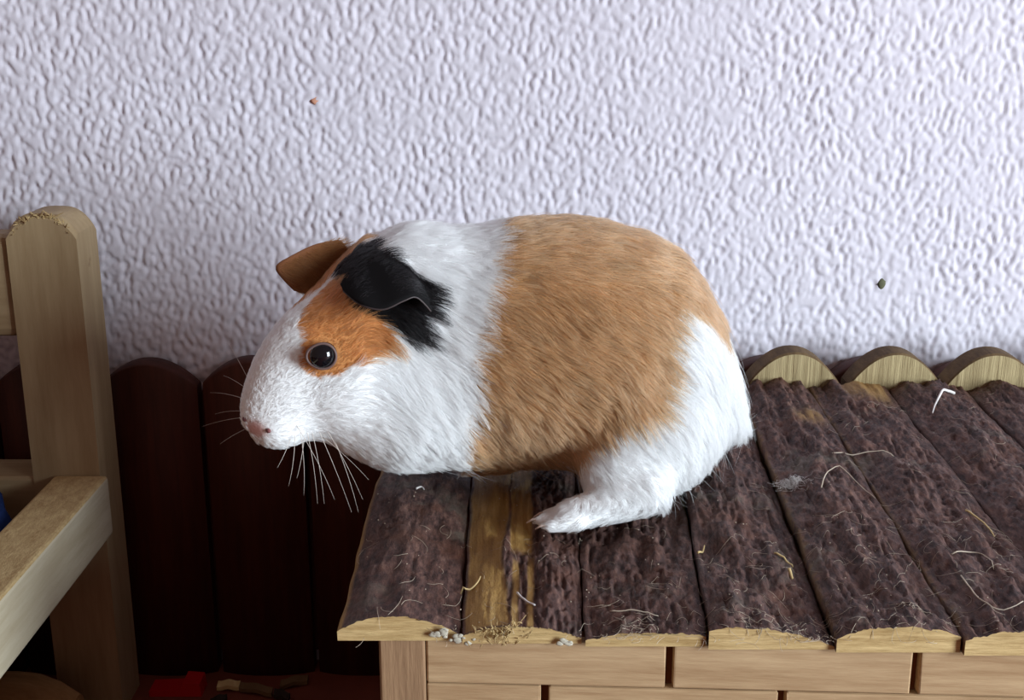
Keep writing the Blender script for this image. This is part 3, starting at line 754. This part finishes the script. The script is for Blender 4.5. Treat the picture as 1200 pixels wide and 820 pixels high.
# ------------------------------------------------------------------ shed hair and straw on the roof
pb = [BVHTree.FromPolygons([tuple(v.co) for v in o.data.vertices], [tuple(p.vertices) for p in o.data.polygons]) for o in planks]
def roof_z(x, y):
    z = -1
    for b in pb:
        r = b.ray_cast(Vector((x, y, .5)), Vector((0, 0, -1)))
        if r[0] is not None: z = max(z, r[0].z)
    return z if z > .2 else ZB + .006
def lie(pts, lift=.0003):
    z = np.array([roof_z(p[0], p[1]) for p in pts])
    for _ in range(2): z[1:-1] = np.maximum(z[1:-1], (z[:-2] + z[2:]) / 2)
    return [(p[0], p[1], q + lift) for p, q in zip(pts, z)]
def arc(c, L, ang, curl, n=9):
    s = np.linspace(-.5, .5, n); an = ang + curl * s; d = np.stack([np.cos(an), np.sin(an)], -1) * L / n
    p = np.cumsum(d, 0); return p - p.mean(0) + np.array(c)
gd = np.random.default_rng(21)
paths = []
for k in range(330):
    if k < 230:
        px, py = gd.uniform(420, 1190), gd.uniform(610, 750)
    else:
        px, py = gd.uniform(880, 1190), gd.uniform(460, 680)
    if px < 700 and gd.random() < .45: continue
    c = onZ(px, py, ZB + .009)[:2]
    paths.append(lie(arc(c, gd.uniform(.004, .016), gd.uniform(0, 6.28), gd.normal(0, 1.3))))
# denser fluff caught near the front edge
for k in range(170):
    px = gd.choice([745, 880, 945, 1065]) + gd.normal(0, 24); c = onZ(px, gd.uniform(715, 748), ZB + .008)[:2]
    paths.append(lie(arc(c, gd.uniform(.003, .009), gd.uniform(0, 6.28), gd.normal(0, 1.5))))
obj('shed_hairs', tubes_mesh('shed_hairs', paths, .00010, .00006, 3), M['palehair'], kind='stuff', label='fine pale shed hairs scattered over the bark roof', category='shed hair')
# specks of sawdust
bm = bmesh.new()
for k in range(180):
    px, py = gd.uniform(430, 1190), gd.uniform(570, 745); c = onZ(px, py, ZB + .009); z = roof_z(c[0], c[1]); r = gd.uniform(.00013, .0004)
    bmesh.ops.create_icosphere(bm, subdivisions=1, radius=r, matrix=__import__('mathutils').Matrix.Translation((c[0], c[1], z + r * .6)))
m = bpy.data.meshes.new('sawdust'); bm.to_mesh(m); bm.free()
obj('sawdust', m, M['palehair'], kind='stuff', label='tiny pale specks of dust on the bark roof', category='sawdust')
# fur tuft
c0 = onZ(928, 565, ZB + .009)[:2]; paths = []
for k in range(110):
    a0 = gd.uniform(0, 6.28); c = c0 + gd.normal(0, .0035, 2) * (1.3, .9); p = np.array(arc(c, gd.uniform(.005, .013), a0, gd.normal(0, 1.2)))
    zz = roof_z(*c0); paths.append([(q[0], q[1], max(roof_z(q[0], q[1]), zz - .001) + .0003 + .003 * gd.random() * math.exp(-((q - c0) @ (q - c0)) / .00003)) for q in p])
obj('fur_tuft', tubes_mesh('fur_tuft', paths, .00011, .00005, 3), M['whitehair'], label='small fluffy tuft of white fur lying on the bark', category='fur tuft')
# curled white feather-like shaving and straw stalks
def stalk(px_pts, r0, r1, mat, nm, lab, cat, lift=.0006):
    pts = np.array([onZ(*q, ZB + .010)[:2] for q in px_pts]); n_ = len(pts); s = np.linspace(0, n_ - 1, 14)
    xy = np.stack([np.interp(s, range(n_), pts[:, 0]), np.interp(s, range(n_), pts[:, 1])], -1)
    for _ in range(12): xy[1:-1] = (xy[:-2] + 2 * xy[1:-1] + xy[2:]) / 4
    obj(nm, tubes_mesh(nm, [lie(xy, lift + r0 * .5)], r0, r1, 6), mat, label=lab, category=cat)
stalk([(1118, 459), (1106, 463), (1097, 472), (1093, 482)], .0011, .0004, M['whitehair'], 'feather_curl', 'curled white wisp near the crest logs at the back of the roof', 'wisp')
stalk([(975, 535), (1000, 530), (1030, 530), (1048, 533)], .0003, .0002, M['palehair'], 'straw', 'long thin straw lying behind the fur tuft on the bark', 'straw')
stalk([(962, 578), (966, 552), (984, 542), (1010, 570), (1026, 580)], .0003, .0002, M['palehair'], 'straw', 'bent pale straw hooked beside the fur tuft', 'straw')
stalk([(1126, 676), (1140, 705), (1165, 723), (1198, 712)], .00035, .0002, M['palehair'], 'long_hair', 'long pale curved hair lying at the front of the roof', 'hair')
stalk([(1115, 652), (1140, 645), (1160, 655), (1165, 665)], .0003, .0002, M['palehair'], 'long_hair', 'short arched hair lying above the long curved hair', 'hair')
stalk([(818, 642), (824, 637), (826, 631)], .0006, .0003, M['hay'], 'straw', 'tiny pale straw bit near the hind foot', 'straw')
stalk([(908, 646), (920, 650), (930, 653)], .0006, .0003, M['hay'], 'straw', 'short straight straw bit in the middle of the roof', 'straw')
stalk([(925, 662), (929, 668)], .0009, .0006, M['hay'], 'straw', 'stubby straw crumb beside the seam between two bark planks', 'straw')
stalk([(540, 680), (552, 679), (560, 674), (563, 668)], .0005, .0003, M['hay'], 'straw', 'curved straw bit lying on the bare yellow wood strip', 'straw')
stalk([(715, 705), (745, 707), (772, 710)], .0003, .0002, M['palehair'], 'long_hair', 'straight pale hair near the front edge of the roof', 'hair')
stalk([(606, 688), (614, 696), (627, 702)], .0005, .0004, M['whitehair'], 'straw', 'white fibre beside the bare yellow wood strip', 'fibre')
stalk([(1132, 596), (1150, 605), (1166, 622)], .0006, .0003, M['hay'], 'straw', 'pale sliver lifting off the edge of a bark plank', 'straw')
stalk([(488, 575), (494, 570), (497, 573)], .0006, .0003, M['whitehair'], 'straw', 'white crumb on the first plank under the chest', 'fibre')
